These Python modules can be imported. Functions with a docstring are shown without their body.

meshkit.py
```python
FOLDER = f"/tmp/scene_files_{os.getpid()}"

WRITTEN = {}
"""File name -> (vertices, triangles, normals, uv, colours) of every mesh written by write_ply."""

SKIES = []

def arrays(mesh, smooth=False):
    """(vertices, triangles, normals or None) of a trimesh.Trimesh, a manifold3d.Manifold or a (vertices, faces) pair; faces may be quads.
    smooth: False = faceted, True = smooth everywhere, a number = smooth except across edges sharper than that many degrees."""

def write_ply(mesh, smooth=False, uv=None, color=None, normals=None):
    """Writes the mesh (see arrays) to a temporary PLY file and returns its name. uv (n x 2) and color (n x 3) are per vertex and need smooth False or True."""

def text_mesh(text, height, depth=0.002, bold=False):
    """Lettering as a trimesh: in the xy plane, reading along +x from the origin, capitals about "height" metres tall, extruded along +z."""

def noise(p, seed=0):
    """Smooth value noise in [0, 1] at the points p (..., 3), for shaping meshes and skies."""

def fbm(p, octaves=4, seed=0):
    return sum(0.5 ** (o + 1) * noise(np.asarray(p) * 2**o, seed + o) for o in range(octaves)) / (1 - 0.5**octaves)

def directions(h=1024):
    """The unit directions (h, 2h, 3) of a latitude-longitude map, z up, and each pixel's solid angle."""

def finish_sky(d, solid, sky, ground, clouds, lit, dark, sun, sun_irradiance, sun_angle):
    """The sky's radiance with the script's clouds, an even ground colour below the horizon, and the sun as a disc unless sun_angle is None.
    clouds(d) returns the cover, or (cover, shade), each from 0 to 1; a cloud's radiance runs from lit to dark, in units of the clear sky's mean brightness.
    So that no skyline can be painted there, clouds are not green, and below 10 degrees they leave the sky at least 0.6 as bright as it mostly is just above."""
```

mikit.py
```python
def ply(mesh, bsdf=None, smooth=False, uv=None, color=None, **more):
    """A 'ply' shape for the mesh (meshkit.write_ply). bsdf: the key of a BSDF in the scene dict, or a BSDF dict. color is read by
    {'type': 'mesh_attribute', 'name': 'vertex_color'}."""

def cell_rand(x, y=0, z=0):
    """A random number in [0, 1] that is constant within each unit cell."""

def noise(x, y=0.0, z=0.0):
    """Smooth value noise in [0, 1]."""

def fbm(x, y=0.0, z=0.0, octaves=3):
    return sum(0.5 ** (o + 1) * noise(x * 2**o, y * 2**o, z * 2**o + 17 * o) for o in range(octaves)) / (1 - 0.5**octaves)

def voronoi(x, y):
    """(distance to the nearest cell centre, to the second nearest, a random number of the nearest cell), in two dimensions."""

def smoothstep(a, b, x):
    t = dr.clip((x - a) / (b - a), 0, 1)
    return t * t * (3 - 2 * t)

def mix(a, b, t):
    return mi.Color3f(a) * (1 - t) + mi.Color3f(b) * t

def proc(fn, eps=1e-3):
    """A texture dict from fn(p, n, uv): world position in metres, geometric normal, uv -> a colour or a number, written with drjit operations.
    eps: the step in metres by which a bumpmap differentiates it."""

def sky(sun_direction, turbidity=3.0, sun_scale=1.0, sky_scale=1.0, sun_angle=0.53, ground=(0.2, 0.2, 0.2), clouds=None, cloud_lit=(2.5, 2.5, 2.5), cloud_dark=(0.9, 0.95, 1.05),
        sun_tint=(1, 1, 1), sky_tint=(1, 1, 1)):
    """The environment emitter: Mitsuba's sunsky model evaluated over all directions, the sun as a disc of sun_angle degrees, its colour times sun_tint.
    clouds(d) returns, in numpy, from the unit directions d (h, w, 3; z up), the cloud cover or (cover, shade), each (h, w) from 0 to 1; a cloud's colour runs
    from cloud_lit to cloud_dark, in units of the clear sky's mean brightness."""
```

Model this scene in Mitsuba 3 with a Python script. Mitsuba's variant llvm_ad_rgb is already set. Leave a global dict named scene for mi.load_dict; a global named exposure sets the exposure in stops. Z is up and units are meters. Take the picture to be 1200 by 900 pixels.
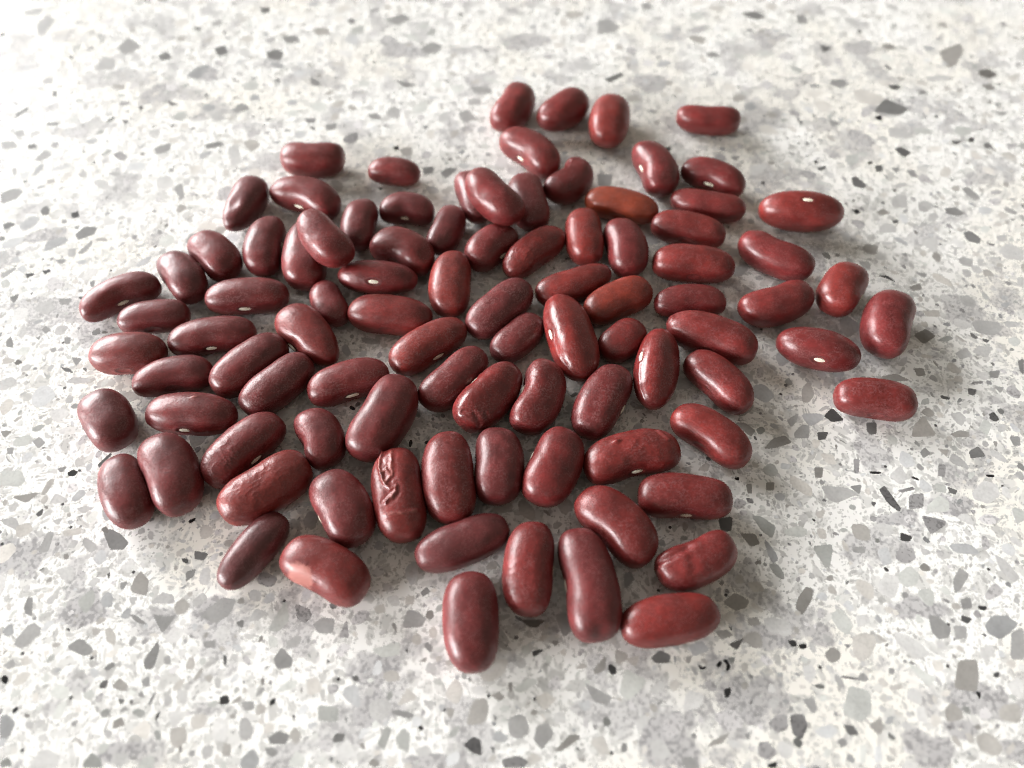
import math
import drjit as dr
import manifold3d  # noqa: F401
import mitsuba as mi
import numpy as np
import trimesh
import mikit
import meshkit
from mikit import noise, fbm, voronoi, smoothstep, mix, cell_rand

T = mi.ScalarTransform4f
scene, labels = {"type": "scene"}, {}

# ------------------------------------------------------------------ camera, light, exposure
PITCH, DIST = math.radians(55.5), 0.17
scene["camera"] = {
    "type": "thinlens", "fov": 67.33, "fov_axis": "x", "near_clip": 0.02, "far_clip": 20.0,
    "aperture_radius": 0.0013, "focus_distance": 0.161,
    "to_world": T().look_at(origin=[0, -DIST * math.cos(PITCH), DIST * math.sin(PITCH)], target=[0, 0, 0], up=[0, 0, 1]),
}
exposure = 0.42
# the soft light of the room itself (pale walls and ceiling all round)
scene["room_light"] = {"type": "constant", "radiance": {"type": "rgb", "value": [0.21, 0.193, 0.165]}}
# two windows: one behind and to the left of the counter, one to its left; (bearing from the far direction towards the left, half width, sill, head, distance)
WINDOWS = [(54, 1.50, 0.85, 2.75, 4.3, 18.5), (110, 1.05, 0.22, 1.42, 3.5, 28.0)]
scene["window_frame_paint"] = {"type": "principled", "base_color": {"type": "rgb", "value": [0.75, 0.75, 0.73]}, "roughness": 0.5}
for number, (bearing, half, z0, z1, far, power) in enumerate(WINDOWS):
    key = "window" + ("" if number == 0 else "_%03d" % number)
    turn = T().rotate([0, 0, 1], bearing).translate([0, far, 0])          # the window stands across the way to it, facing back
    n_panes = 3 if number == 0 else 2
    pw, bars = 2 * half / n_panes, []
    for k in range(n_panes):
        x0, x1 = -half + k * pw + 0.012, -half + (k + 1) * pw - 0.012
        scene[key + "__pane" + ("" if k == 0 else "_%03d" % k)] = mikit.ply(
            (np.array([[x0, 0, z0], [x1, 0, z0], [x1, 0, z1], [x0, 0, z1]]), np.array([[0, 1, 2], [0, 2, 3]])),
            {"type": "diffuse", "reflectance": {"type": "rgb", "value": 0.1}}, to_world=turn,
            emitter={"type": "area", "radiance": {"type": "rgb", "value": [power, power, power]}})
    for k in range(n_panes + 1):
        bars.append(trimesh.creation.box([0.024, 0.05, z1 - z0 + 0.06], trimesh.transformations.translation_matrix([-half + k * pw, 0.004, (z0 + z1) / 2])))
    for z in (z0 - 0.02, z1 + 0.02):
        bars.append(trimesh.creation.box([2 * half + 0.02, 0.045, 0.04], trimesh.transformations.translation_matrix([0, 0.004, z])))
    scene[key + "__frame"] = mikit.ply(trimesh.util.concatenate(bars), "window_frame_paint", to_world=turn)
    labels[key] = {"label": ("wide three-pane window behind the counter to the left", "low two-pane window at the left of the counter")[number], "category": "window"}

# ------------------------------------------------------------------ materials
WHITE, CREAM = mi.Color3f(0.83, 0.822, 0.80), mi.Color3f(0.80, 0.77, 0.705)


# grey gritty inclusions in the slab: x, y, half axes (mm), turn, depth of tone
INCLUSIONS = [(26.0, -72.1, 4.8, 5.0, -1.30, 1.00), (41.1, 112.0, 4.7, 4.3, -0.88, 1.00), (99.7, 84.1, 4.8, 2.9, -0.81, 1.00), (70.1, -73.8, 4.0, 2.5, 3.14, 1.00), (-38.9, 133.0, 4.2, 2.5, 2.20, 1.00), (60.3, 139.3, 1.6, 4.8, 2.19, 1.00), (76.8, -70.6, 3.5, 2.1, -2.95, 1.00), (-64.8, -74.2, 3.2, 2.0, -3.06, 1.00), (-79.2, -51.3, 3.4, 2.4, -0.30, 1.00), (76.8, -32.1, 3.8, 1.7, 0.00, 1.00), (81.0, 130.5, 2.9, 2.0, -2.27, 1.00), (-24.8, -67.9, 3.0, 1.8, -2.02, 1.00), (-95.8, -39.7, 4.3, 4.1, 0.00, 0.95), (-91.9, -41.4, 3.3, 2.6, 0.00, 0.95), (-79.3, -50.5, 4.4, 3.7, 0.00, 0.95), (74.8, -49.7, 4.7, 2.4, 0.00, 0.95), (75.7, -32.6, 4.2, 1.9, 0.00, 0.95), (80.9, -66.1, 6.6, 3.3, 0.00, 0.95), (40.5, -66.1, 5.9, 3.7, 0.00, 0.95), (55.4, -55.1, 3.4, 2.4, 0.00, 0.95), (-25.5, -61.1, 3.9, 2.4, 0.00, 0.95), (-12.0, -76.1, 5.6, 1.5, 0.00, 0.95), (-22.6, -60.4, 3.8, 2.1, 0.00, 0.95), (47.0, -55.1, 3.9, 2.2, 0.00, 0.95), (-119.8, 46.2, 4.8, 3.3, 0.00, 0.95), (-105.7, 105.1, 5.6, 5.2, 0.00, 0.95), (-94.1, 115.8, 4.7, 4.1, 0.00, 0.95), (5.4, 131.8, 8.1, 4.3, 0.00, 0.95), (41.4, 111.5, 6.7, 4.4, 0.00, 0.95), (81.9, 134.2, 6.0, 3.9, 0.00, 0.95), (112.9, 98.9, 6.3, 4.2, 0.00, 0.95), (110.7, 129.4, 6.8, 3.9, 0.00, 0.95), (83.8, -74.1, 2.8, 2.1, 0.00, 0.95), (86.9, -29.0, 4.3, 2.8, 0.00, 0.95), (-32.2, 127.1, 7.5, 4.2, 0.00, 0.95), (37.2, -30.8, 2.4, 3.4, 0.00, 0.95), (-54.9, -50.5, 3.5, 2.5, 0.00, 0.95), (-63.9, -74.1, 4.3, 1.9, 0.00, 0.95)]


def counter_colour(p, n, uv):
    """Quartz slab: white binder, small pale crumbs, grey clouds of fine grit, sparse dark specks."""
    x, y = p.x * 1000, p.y * 1000
    wx, wy = x + 2.2 * noise(x * 0.35, y * 0.35), y + 2.2 * noise(x * 0.35 + 40, y * 0.35)
    c = mix(WHITE, CREAM, 0.75 * smoothstep(0.42, 0.7, fbm(x / 20 + 3, y / 20 + 9)))
    rough_edge = 0.22 * (noise(x * 1.6, y * 1.6 + 60) - 0.5)
    # rounded translucent pebbles of four sizes lying in the white binder
    for size, share, tone, fill in ((4.0, 0.42, 0.44, 0.72), (2.2, 0.48, 0.41, 0.72), (1.15, 0.48, 0.36, 0.70), (0.55, 0.32, 0.26, 0.75)):
        d1, d2, r = voronoi(wx / size + 31 * size, wy / size)
        some = dr.clip((r - (1 - share)) / share, 0, 1)
        radius = 0.26 + 0.24 * noise(r * 91.0, 0.5)
        inside = smoothstep(radius, radius - 0.10, d1 + rough_edge) * smoothstep(0.03, 0.10, d2 - d1) * dr.select(some > 0, 1.0, 0.0)
        grey = mix((tone + 0.18, tone + 0.175, tone + 0.155), (tone * 0.7, tone * 0.69, tone * 0.66), some * some * some)
        c = mix(c, grey, inside * fill)
    ragged = fbm(x / 3.4 + 20, y / 3.4, 0.0, 4) - 0.5
    cloud = 0.7 * smoothstep(0.60, 0.70, fbm(x / 7.5 + 70, y / 7.5, 0.0, 4))
    for cx, cy, ra, rb, turn, deep in INCLUSIONS:
        ca, sa = math.cos(turn), math.sin(turn)
        u, v = ((x - cx) * ca + (y - cy) * sa) / ra, ((y - cy) * ca - (x - cx) * sa) / rb
        cloud = dr.maximum(cloud, deep * smoothstep(1.12, 0.78, dr.sqrt(u * u + v * v) + 1.5 * ragged))
    grit = smoothstep(0.50, 0.72, noise(x * 2.1, y * 2.1))
    c = mix(c, mi.Color3f(0.40, 0.39, 0.395), cloud * 0.8)
    c = mix(c, mi.Color3f(0.20, 0.195, 0.20), cloud * grit * 0.6)
    k1, k2, kr = voronoi(x / 4.5 + 13, y / 4.5)
    c = mix(c, mi.Color3f(0.05, 0.05, 0.05), smoothstep(0.94, 0.945, kr) * smoothstep(0.085, 0.06, k1))
    return c


def chip_colour(p, n, uv):
    """uv.x the chip's reflectance, uv.y its tint (neutral, greenish, warm, bluish, mauve)."""
    x, y = p.x * 1000, p.y * 1000
    t = uv.y
    c = mi.Color3f(1.0, 0.99, 0.97)
    c = dr.select(t > 0.125, mi.Color3f(0.985, 1.0, 0.955), c)
    c = dr.select(t > 0.375, mi.Color3f(1.03, 0.99, 0.93), c)
    c = dr.select(t > 0.625, mi.Color3f(0.985, 0.995, 1.0), c)
    c = dr.select(t > 0.875, mi.Color3f(1.01, 0.985, 0.985), c)
    m = 0.86 + 0.28 * fbm(x / 2.6, y / 2.6 + 11) + 0.10 * (noise(x * 3, y * 3) - 0.5)
    grit = smoothstep(0.62, 0.74, noise(x * 2.6, y * 2.6 + 3)) * dr.select(t > 0.875, 0.35, 0.06)
    return c * (uv.x * m * (1 - grit))


def bean_colour(p, n, uv):
    """uv.x: sixteen hues from dull maroon to orange red, and how dusty; uv.y: 0.5 plain, 1 pale, 0 dark skin."""
    x, y, z = p.x * 1000, p.y * 1000, p.z * 1000
    h = dr.floor(uv.x * 16)
    dust = dr.clip((uv.x * 16 - h - 0.1) / 0.8, 0, 1)
    h = h / 15
    c = mix((0.070, 0.0165, 0.0175), (0.108, 0.0105, 0.0105), smoothstep(0.0, 0.45, h))
    c = mix(c, mi.Color3f(0.145, 0.0140, 0.0105), smoothstep(0.4, 0.75, h))
    c = mix(c, mi.Color3f(0.210, 0.034, 0.0100), smoothstep(0.8, 1.0, h))
    big = fbm(x / 3.2, y / 3.2, z / 3.2)
    c = mix(c, c * 1.7 + 0.002, smoothstep(0.45, 0.8, big) * 0.55)
    c = mix(c, c * 0.55, smoothstep(0.5, 0.25, big) * 0.5)
    fine = noise(x * 3.3, y * 3.3, z * 3.3)
    c = c * (0.78 + 0.44 * fine)
    grain = smoothstep(0.38, 0.75, noise(x * 4.6 + 9, y * 4.6, z * 4.6)) * smoothstep(0.25, 0.65, fbm(x / 1.7, y / 1.7 + 30, z / 1.7))
    c = mix(c, mi.Color3f(0.225, 0.100, 0.100), grain * (0.06 + 0.40 * dust))
    c = mix(c, mi.Color3f(0.36, 0.13, 0.11), smoothstep(0.55, 0.95, uv.y + 0.10 * (fine - 0.5)))
    return mix(mi.Color3f(0.035, 0.008, 0.008), c, smoothstep(0.0, 0.45, uv.y))


def bean_rough(p, n, uv):
    x, y, z = p.x * 1000, p.y * 1000, p.z * 1000
    return 0.25 + 0.15 * fbm(x / 2.4 + 50, y / 2.4, z / 2.4) + 0.10 * noise(x * 4, y * 4, z * 4)


def bean_relief(p, n, uv):
    x, y, z = p.x * 1000, p.y * 1000, p.z * 1000
    return 0.6 * noise(x * 2.2, y * 2.2, z * 2.2) + 0.4 * noise(x * 4.6, y * 4.6, z * 4.6)


scene["quartz_binder"] = {"type": "principled", "base_color": mikit.proc(counter_colour), "roughness": 0.38, "specular": 0.08}
scene["quartz_chip"] = {"type": "principled", "base_color": mikit.proc(chip_colour), "roughness": 0.38, "specular": 0.08}
for name, rough, relief in (("bean_skin", mikit.proc(bean_rough), 2.6e-5), ("bean_skin_glossy", 0.27, 1.8e-5)):
    scene[name] = {"type": "bumpmap", "arbitrary": mikit.proc(bean_relief, eps=4e-5), "scale": relief,
                   "bsdf": {"type": "principled", "base_color": mikit.proc(bean_colour), "roughness": rough, "specular": 0.5, "sheen": 0.65, "sheen_tint": 0.15, "clearcoat": 0.3, "clearcoat_gloss": 0.87}}
scene["hilum_skin"] = {"type": "principled", "base_color": {"type": "rgb", "value": [0.68, 0.63, 0.52]}, "roughness": 0.5}

# ------------------------------------------------------------------ countertop slab and its stone chips
slab = trimesh.creation.box([3.0, 2.2, 0.03], trimesh.transformations.translation_matrix([0.35, 0.55, -0.015]))
scene["countertop"] = mikit.ply(slab, "quartz_binder")
labels["countertop"] = {"label": "speckled white and grey polished quartz countertop under the beans", "kind": "structure"}

TINT = {"": 0.0, "g": 0.25, "w": 0.5, "b": 0.75, "m": 1.0}
# chips seen in the slab: tone, tint, outline in hundredths of a millimetre
CHIPS = """155w 13376,11913 13586,11746 14235,12710 14255,13179 13429,12710
165 2745,13658 3299,13719 3535,14087 3152,14549 2796,14460
205w 10175,10199 10550,9944 10969,10097 11071,10354 10512,10772 10229,10667
120 11300,9493 11667,9792 11088,10302 10533,9642
170 -15283,13658 -15044,13497 -14965,14481 -15313,14819 -15512,14314
160 -12110,12479 -11702,12943 -12309,13497 -12489,12865
178 -12246,11728 -12310,12251 -12822,12479 -12835,11654
160 -3748,14149 -3290,14523 -3600,14905 -4194,14460
160 -2742,12537 -2344,12594 -2163,13002 -2583,13238 -2899,12885
165b -9504,11218 -9338,12025 -9743,11876 -9971,11362
205 12285,3776 12722,3713 12865,4093 12541,4351 12192,4029
190 10721,8525 11164,8384 11447,8525 11085,8955 10765,8906
130 7968,14460 8423,14650 8071,15033 7543,14841
130 -7616,12308 -7230,12194 -7132,12594 -7410,12850 -7745,12652
182 10776,1440 11138,1346 11404,1534 11384,1757 11057,1821 10735,1757
150 -13451,5747 -13110,5943 -13041,6274 -13348,6386 -13645,6163
200 -7698,7283 -7453,7425 -7730,8213 -7972,8028
198g 5625,-6848 5936,-6983 6162,-6813 6217,-6466 5874,-6360
165 -1416,9149 -988,9295 -1314,9792 -1587,9592
216 9259,-2802 9517,-2919 9819,-2731 9848,-2469 9601,-2372 9264,-2660
158w 7672,-6431 8062,-6484 8190,-6217 8253,-5926 7906,-5944
170w -6303,13578 -5811,13658 -6004,14066 -6454,13984
112w 14260,11417 14528,11254 14865,11471 14655,11802 14321,11691
160 2294,6471 2631,6386 2756,6898 2326,6985
145 -7186,13120 -6730,13238 -6923,13598 -7392,13537
200 9998,5633 10377,5598 10521,6094 10236,6130 10029,5915
165 -16034,14734 -15531,14905 -15650,15249 -16220,14990
165 -1083,10510 -573,10510 -642,10825 -1285,10878
150 9620,10932 9871,10772 10213,10985 10053,11254 9651,11200
200 12662,11092 13360,11254 13235,11471 12550,11362
160 -5398,-5302 -5163,-5126 -5102,-4847 -5388,-4807 -5741,-5165
190 6329,-2802 6478,-2896 7001,-2684 6779,-2541 6250,-2493
120 -9155,12403 -8892,12633 -9115,13053 -9434,12865
160b 8600,-5475 8790,-5589 9031,-5456 9224,-5302 9067,-5145 8794,-5145 8596,-5321
190w 8419,-1366 8990,-1340 8859,-808 8581,-1049
150 9327,14273 9709,14273 9649,14802 9362,14777
200g -10375,-2507 -9961,-2517 -9896,-2396 -10071,-2152 -10509,-2152
135 -11004,4422 -10670,4624 -10639,4880 -10984,4931 -11163,4624
205w 6076,-5852 6173,-5992 6370,-5889 6536,-5665 6551,-5494 6330,-5456 6137,-5532
190 -8620,9165 -8237,9295 -8570,9692 -8831,9559
160 -9885,7724 -9535,7906 -9628,8275 -10044,8028
212g 1984,-6641 2261,-6431 2368,-6289 1994,-6072 1848,-6501
212 6893,-5646 7014,-5759 7225,-5944 7448,-5833 7347,-5665 7162,-5513 6933,-5437
190 -10992,1972 -10807,2168 -11015,2434 -11256,2345 -11355,2147
190g 9209,7357 9308,7242 9595,7473 9624,7785 9270,7706
130 -7743,-3878 -7476,-3878 -7414,-3734 -7609,-3557 -7853,-3436 -8003,-3490
205 10522,4029 10708,4029 10777,4547 10337,4416
120 2968,11038 3455,11471 3334,11581 2789,11254
160 4389,15033 4721,15163 4583,15555 4285,15423
125 -10918,12175 -10602,12327 -10833,12710 -11086,12479
160 -14246,7967 -13831,8028 -14064,8337 -14442,8275
205g 7382,-4624 7600,-4562 7722,-4355 7550,-4186 7175,-4438
170 8840,-5926 9098,-5944 9292,-5379 9038,-5437
185 10636,5494 10809,5424 11113,5703 10948,5880 10706,5809
140w 9437,1098 9808,1346 9628,1566 9275,1377
160 12095,6094 12268,5880 12451,5986 12254,6420 12043,6383
198w 15142,10985 15623,11581 15021,11362
132 11533,4416 11817,4286 11931,4482 11743,4759 11538,4713
110 9161,6456 9406,6347 9559,6456 9339,6864 9195,6789
165 -13023,7425 -12771,7724 -13052,7967 -13222,7544
216g 8233,-3082 8677,-3082 8752,-2849 8583,-2708 8275,-2943
195 9447,4680 9835,4713 9892,4913 9643,5048 9407,4880
152 7590,-5437 7677,-5589 7881,-5551 7976,-5379 7810,-5165 7627,-5126
172g 5937,-4229 6033,-4250 6180,-3886 6190,-3756 5788,-3799
150 -1790,6726 -1461,7160 -1755,7204 -1977,6985
180 -1256,9944 -880,9995 -950,10302 -1329,10251
190g 11490,8667 12022,8620 11974,8858 11499,8906
140 11329,5390 11584,5287 11835,5390 11649,5633 11347,5598
145w 11766,12768 12153,12826 12066,13120 11727,13120
100 10878,7604 11152,7830 10903,8105 10685,7967
185w 3467,10097 3819,10148 3753,10458 3367,10406
165w 8845,3997 9097,3902 9253,4222 8975,4319 8793,4157
188g -4226,-5456 -4052,-5224 -4192,-4847 -4445,-5418
155 6191,12342 6569,12422 6379,12710 6027,12594
140 -3207,10794 -2831,10932 -3632,11254
155w -7074,-4726 -6780,-4787 -6822,-4480 -7034,-4292 -7114,-4438 -7137,-4644
178g 4877,-3490 5056,-3646 5186,-3400 4935,-3173 4728,-3151
168 -1975,-5379 -1627,-5360 -1560,-5204 -1725,-5067 -1924,-5027 -1999,-5321
140 -8516,7967 -8077,8151 -8277,8337 -8677,8151
145w 5211,-4987 5313,-5157 5548,-4887 5637,-4665 5513,-4595 5337,-4766
165 -8880,6052 -8665,5943 -8903,6612 -9077,6386
200 9245,-4271 9408,-4542 9586,-4438 9448,-4101 9257,-3951
150m 8107,-3355 8166,-3570 8498,-3378 8555,-3265 8106,-3151
110 -8248,14841 -7989,14969 -8117,15293 -8413,15163
150w 5533,-1624 5894,-1496 5773,-1314 5488,-1392 5260,-1650
195 10765,703 11004,1036 10673,1067 10464,884
165w 4117,-5067 4323,-5007 4407,-4867 4156,-4706 3887,-4907
188 10727,2274 10984,2188 11075,2389 10967,2593 10735,2563
140 -6049,10932 -5720,10878 -5894,11200 -6178,11362
160m 7886,-3035 8197,-2989 8297,-2660 7982,-2708
168m 7336,-4080 7515,-4165 7730,-4059 7739,-3821 7391,-3886
110 9782,12617 10180,12885 9754,13084
208 7872,-2493 8094,-2323 8005,-2028 7695,-2275
140w 14257,10667 14564,10720 14452,11038 14157,10932
165 497,-7413 719,-7150 615,-6983 416,-7017 358,-7250
128m 4722,-7167 4866,-7250 5024,-7017 4973,-6831 4733,-6848
178 5960,-1392 6275,-1392 6344,-1076 6191,-1049 5965,-1261
165 -3509,-5475 -3239,-5475 -3236,-5204 -3473,-5185 -3631,-5302
208g -2311,-5907 -1994,-5852 -2014,-5608 -2516,-5759
150 -4077,9295 -3738,9295 -3921,9592 -4227,9542
165 8240,-4746 8359,-4685 8643,-4376 8517,-4208 8287,-4480
105m 7501,-2896 7682,-3082 7745,-3012 7639,-2708 7547,-2493 7413,-2589
150 -5284,8779 -5048,8842 -5049,9165 -5401,9035
165w 8318,57 8846,86 8572,289 8191,202
150 -4133,-6109 -3894,-6072 -3880,-5926 -4126,-5702 -4240,-5926
140 -2407,6898 -2149,6942 -2137,7248 -2457,7204
185 11118,3588 11361,3495 11458,3713 11304,3870 11088,3776
175g -3299,-6949 -2952,-6966 -2964,-6728 -3335,-6693
80 6841,-996 7127,-942 6930,-617 6695,-835
172 923,-5551 1082,-5437 1019,-5086 782,-5126
195 10128,673 10448,763 10394,1036 10066,854
165 1396,-6641 1648,-6710 1732,-6572 1483,-6431 1266,-6325
100 11444,10667 11745,10825 11598,10985 11293,10932
160 -14029,8462 -13832,8588 -14005,8842 -14243,8715
165b -8574,-7283 -8455,-7217 -8415,-6983 -8635,-6831 -8725,-6882
138 -6462,-6109 -6316,-6090 -6295,-5740 -6372,-5589 -6539,-5963
155m -3938,-5204 -3767,-5302 -3651,-5165 -3734,-5007 -4021,-4927
110 4082,-3512 4294,-3490 4366,-3173 4064,-3219
195 10786,5116 10919,5082 11127,5287 11061,5459 10836,5355
150 -6320,-5494 -6141,-5126 -6287,-5165 -6591,-5126
195 9486,-996 9587,-1103 9750,-889 9666,-726 9418,-780
160w 5043,-1366 5183,-1208 4971,-996 4743,-996
170m 4456,-7150 4667,-7084 4697,-6848 4515,-6848 4343,-6983
195w 9744,1933 10083,1905 10111,2131 9708,2102
110 -14361,9374 -14159,9732 -14226,9920 -14470,9559
205b 7057,-4208 7257,-4144 7251,-3799 7022,-3886
190 -9623,0 -9326,57 -9387,153 -9779,192 -9887,38
220 -2857,-7574 -2546,-7510 -2759,-7217 -2917,-7381
170 -8916,-3930 -8934,-3512 -9066,-3490 -9121,-3930
222 8640,-6519 8842,-6572 8935,-6325 8864,-6217 8624,-6360
205g 10049,-1340 10242,-1049 10139,-889 9910,-1156
172m 4073,-7478 4232,-7574 4434,-7446 4290,-7266 4126,-7283
155 9186,8955 9533,9119 9155,9344
205 -8467,-4480 -8247,-4480 -8334,-4208 -8658,-4271
188 -6229,-4927 -6289,-4766 -6523,-4706 -6702,-4927
150w 4610,-3821 4808,-3756 4744,-3535 4432,-3535
190b 3223,-5889 3542,-5777 3416,-5589 3133,-5702
110 -12231,5318 -12079,5350 -12092,5563 -12274,5703 -12357,5510
218g 7079,-6181 7238,-6396 7431,-6253 7213,-6109 6993,-5963
128 9507,-1878 9856,-1828 9766,-1573 9522,-1701
185g -1885,-7381 -1720,-7446 -1707,-7150 -1841,-7050 -1971,-7217
222g -11003,783 -10992,1026 -11220,1026 -11326,783
222g -7833,-6613 -7645,-6572 -7702,-6396 -7943,-6342 -8019,-6501
200w 1452,-7478 1647,-7478 1544,-7167 1288,-7250
160 -10739,3927 -10597,4272 -10653,4452 -10897,3975
135m -140,-7670 211,-7670 282,-7574 106,-7478 -177,-7542
218w 547,-6796 773,-6606 592,-6466 387,-6572
120 7524,-1208 7578,-1314 7720,-1287 7798,-996 7570,-996
155 10835,6826 11050,6789 10974,7128 10750,7052
222w -6118,-7250 -6108,-7017 -6244,-6916 -6441,-7117
150w -9696,-2896 -9509,-2637 -10067,-2755
120 2529,-5999 2793,-5999 2829,-5852 2630,-5759 2463,-5907
95m -674,-7446 -495,-7494 -519,-7250 -646,-7184 -820,-7315
185 -9971,-3355 -9700,-3468 -9678,-3355 -9799,-3196 -10098,-3242
110 -13013,4777 -12775,4983 -12990,5108 -13127,4983
218 5116,-6253 5204,-6360 5356,-6181 5317,-6018 5125,-6036
135 -4049,-7315 -3781,-7315 -3734,-7167 -3961,-7101 -4102,-7217
160w 9574,5321 9882,5390 9746,5598 9515,5459
145 12085,10458 12483,10510 12307,10772
165w 9365,-1366 9658,-1366 9702,-1235 9516,-1182 9255,-1287
100 9932,7014 10144,7052 10166,7319 9952,7280
218 -5730,-7084 -5562,-6882 -5660,-6779 -5907,-6813
165 -12427,3117 -12209,3422 -12261,3517 -12549,3257
120 13258,7986 13507,8013 13425,8291 13226,8151
155g -7058,-7670 -6742,-7670 -6798,-7542 -6992,-7429 -7096,-7606
130 -13370,9009 -13084,9009 -13062,9191 -13455,9139
165 7984,-5589 8208,-5551 8259,-5340 8033,-5321
200 12254,2888 12388,2828 12524,3189 12332,3158
155w 9669,2710 9910,2769 9928,2978 9601,2858
200 -8993,-2896 -8895,-2802 -9200,-2660 -9248,-2896
190 12319,4384 12494,4351 12590,4613 12318,4580
150 -10767,2301 -10556,2279 -10522,2487 -10843,2479
150w 816,-7429 1109,-7250 1149,-7167 970,-7150 710,-7413
192w 4491,-4726 4737,-4685 4651,-4500 4407,-4521
200 -11284,1294 -11238,1440 -11425,1778 -11406,1314
195 -4633,-5243 -4486,-5086 -4716,-5007 -4843,-5263
170g -2131,-7413 -2018,-7084 -2132,-7017 -2265,-7315
195w -1834,-6676 -1621,-6572 -1819,-6396 -1978,-6710
150 14262,9443 14510,9612 14079,9712
195w -8717,-3601 -8399,-3557 -8449,-3400 -8795,-3490
105 -13534,7979 -13313,8028 -13426,8238 -13636,8151
155w 9022,202 9221,231 9236,435 8997,435
222 -7259,-4355 -7156,-4144 -7267,-4037 -7456,-4229
190w -7282,-5627 -7107,-5702 -7143,-5513 -7284,-5360 -7389,-5398
220 6272,-5379 6530,-5282 6532,-5126 6292,-5145
215g -3441,-7670 -3431,-7510 -3590,-7397 -3710,-7638
165m 8697,-2275 8834,-2323 8950,-2028 8812,-1978
155 10627,173 10806,144 10937,377 10664,347
145 -8918,-5126 -8787,-5165 -8894,-4807 -8993,-4807 -9000,-5007
165 -9896,-1650 -9793,-1496 -9982,-1340 -10094,-1470
120w 310,-5360 465,-5371 623,-5224 136,-5224
125 11356,347 11408,231 11586,703 11419,643
222 6887,-6949 7066,-7017 7074,-6693 6912,-6745
175 5947,-1129 6094,-969 6185,-753 5871,-942
150 10504,-1573 10660,-1573 10725,-1340 10500,-1340
120 -10042,9920 -9807,9988 -10247,10234
140w 6180,-2323 6332,-2323 6410,-2078 6212,-2078
215 2435,-6537 2626,-6484 2681,-6325 2573,-6289 2391,-6431
165 5134,-6848 5240,-6779 5213,-6572 4988,-6589
160w 6171,-7184 6288,-7084 6289,-6882 6036,-7017
50 -11405,5213 -11240,5276 -11345,5488 -11518,5403
150 8279,-5047 8489,-5007 8517,-4807 8306,-4847
120 -6078,-4059 -5885,-4101 -5816,-3951 -6118,-3886
140 -6991,10985 -7088,11362 -7245,11146
160w -6730,-6484 -6668,-6378 -6876,-6235 -6978,-6396
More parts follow.
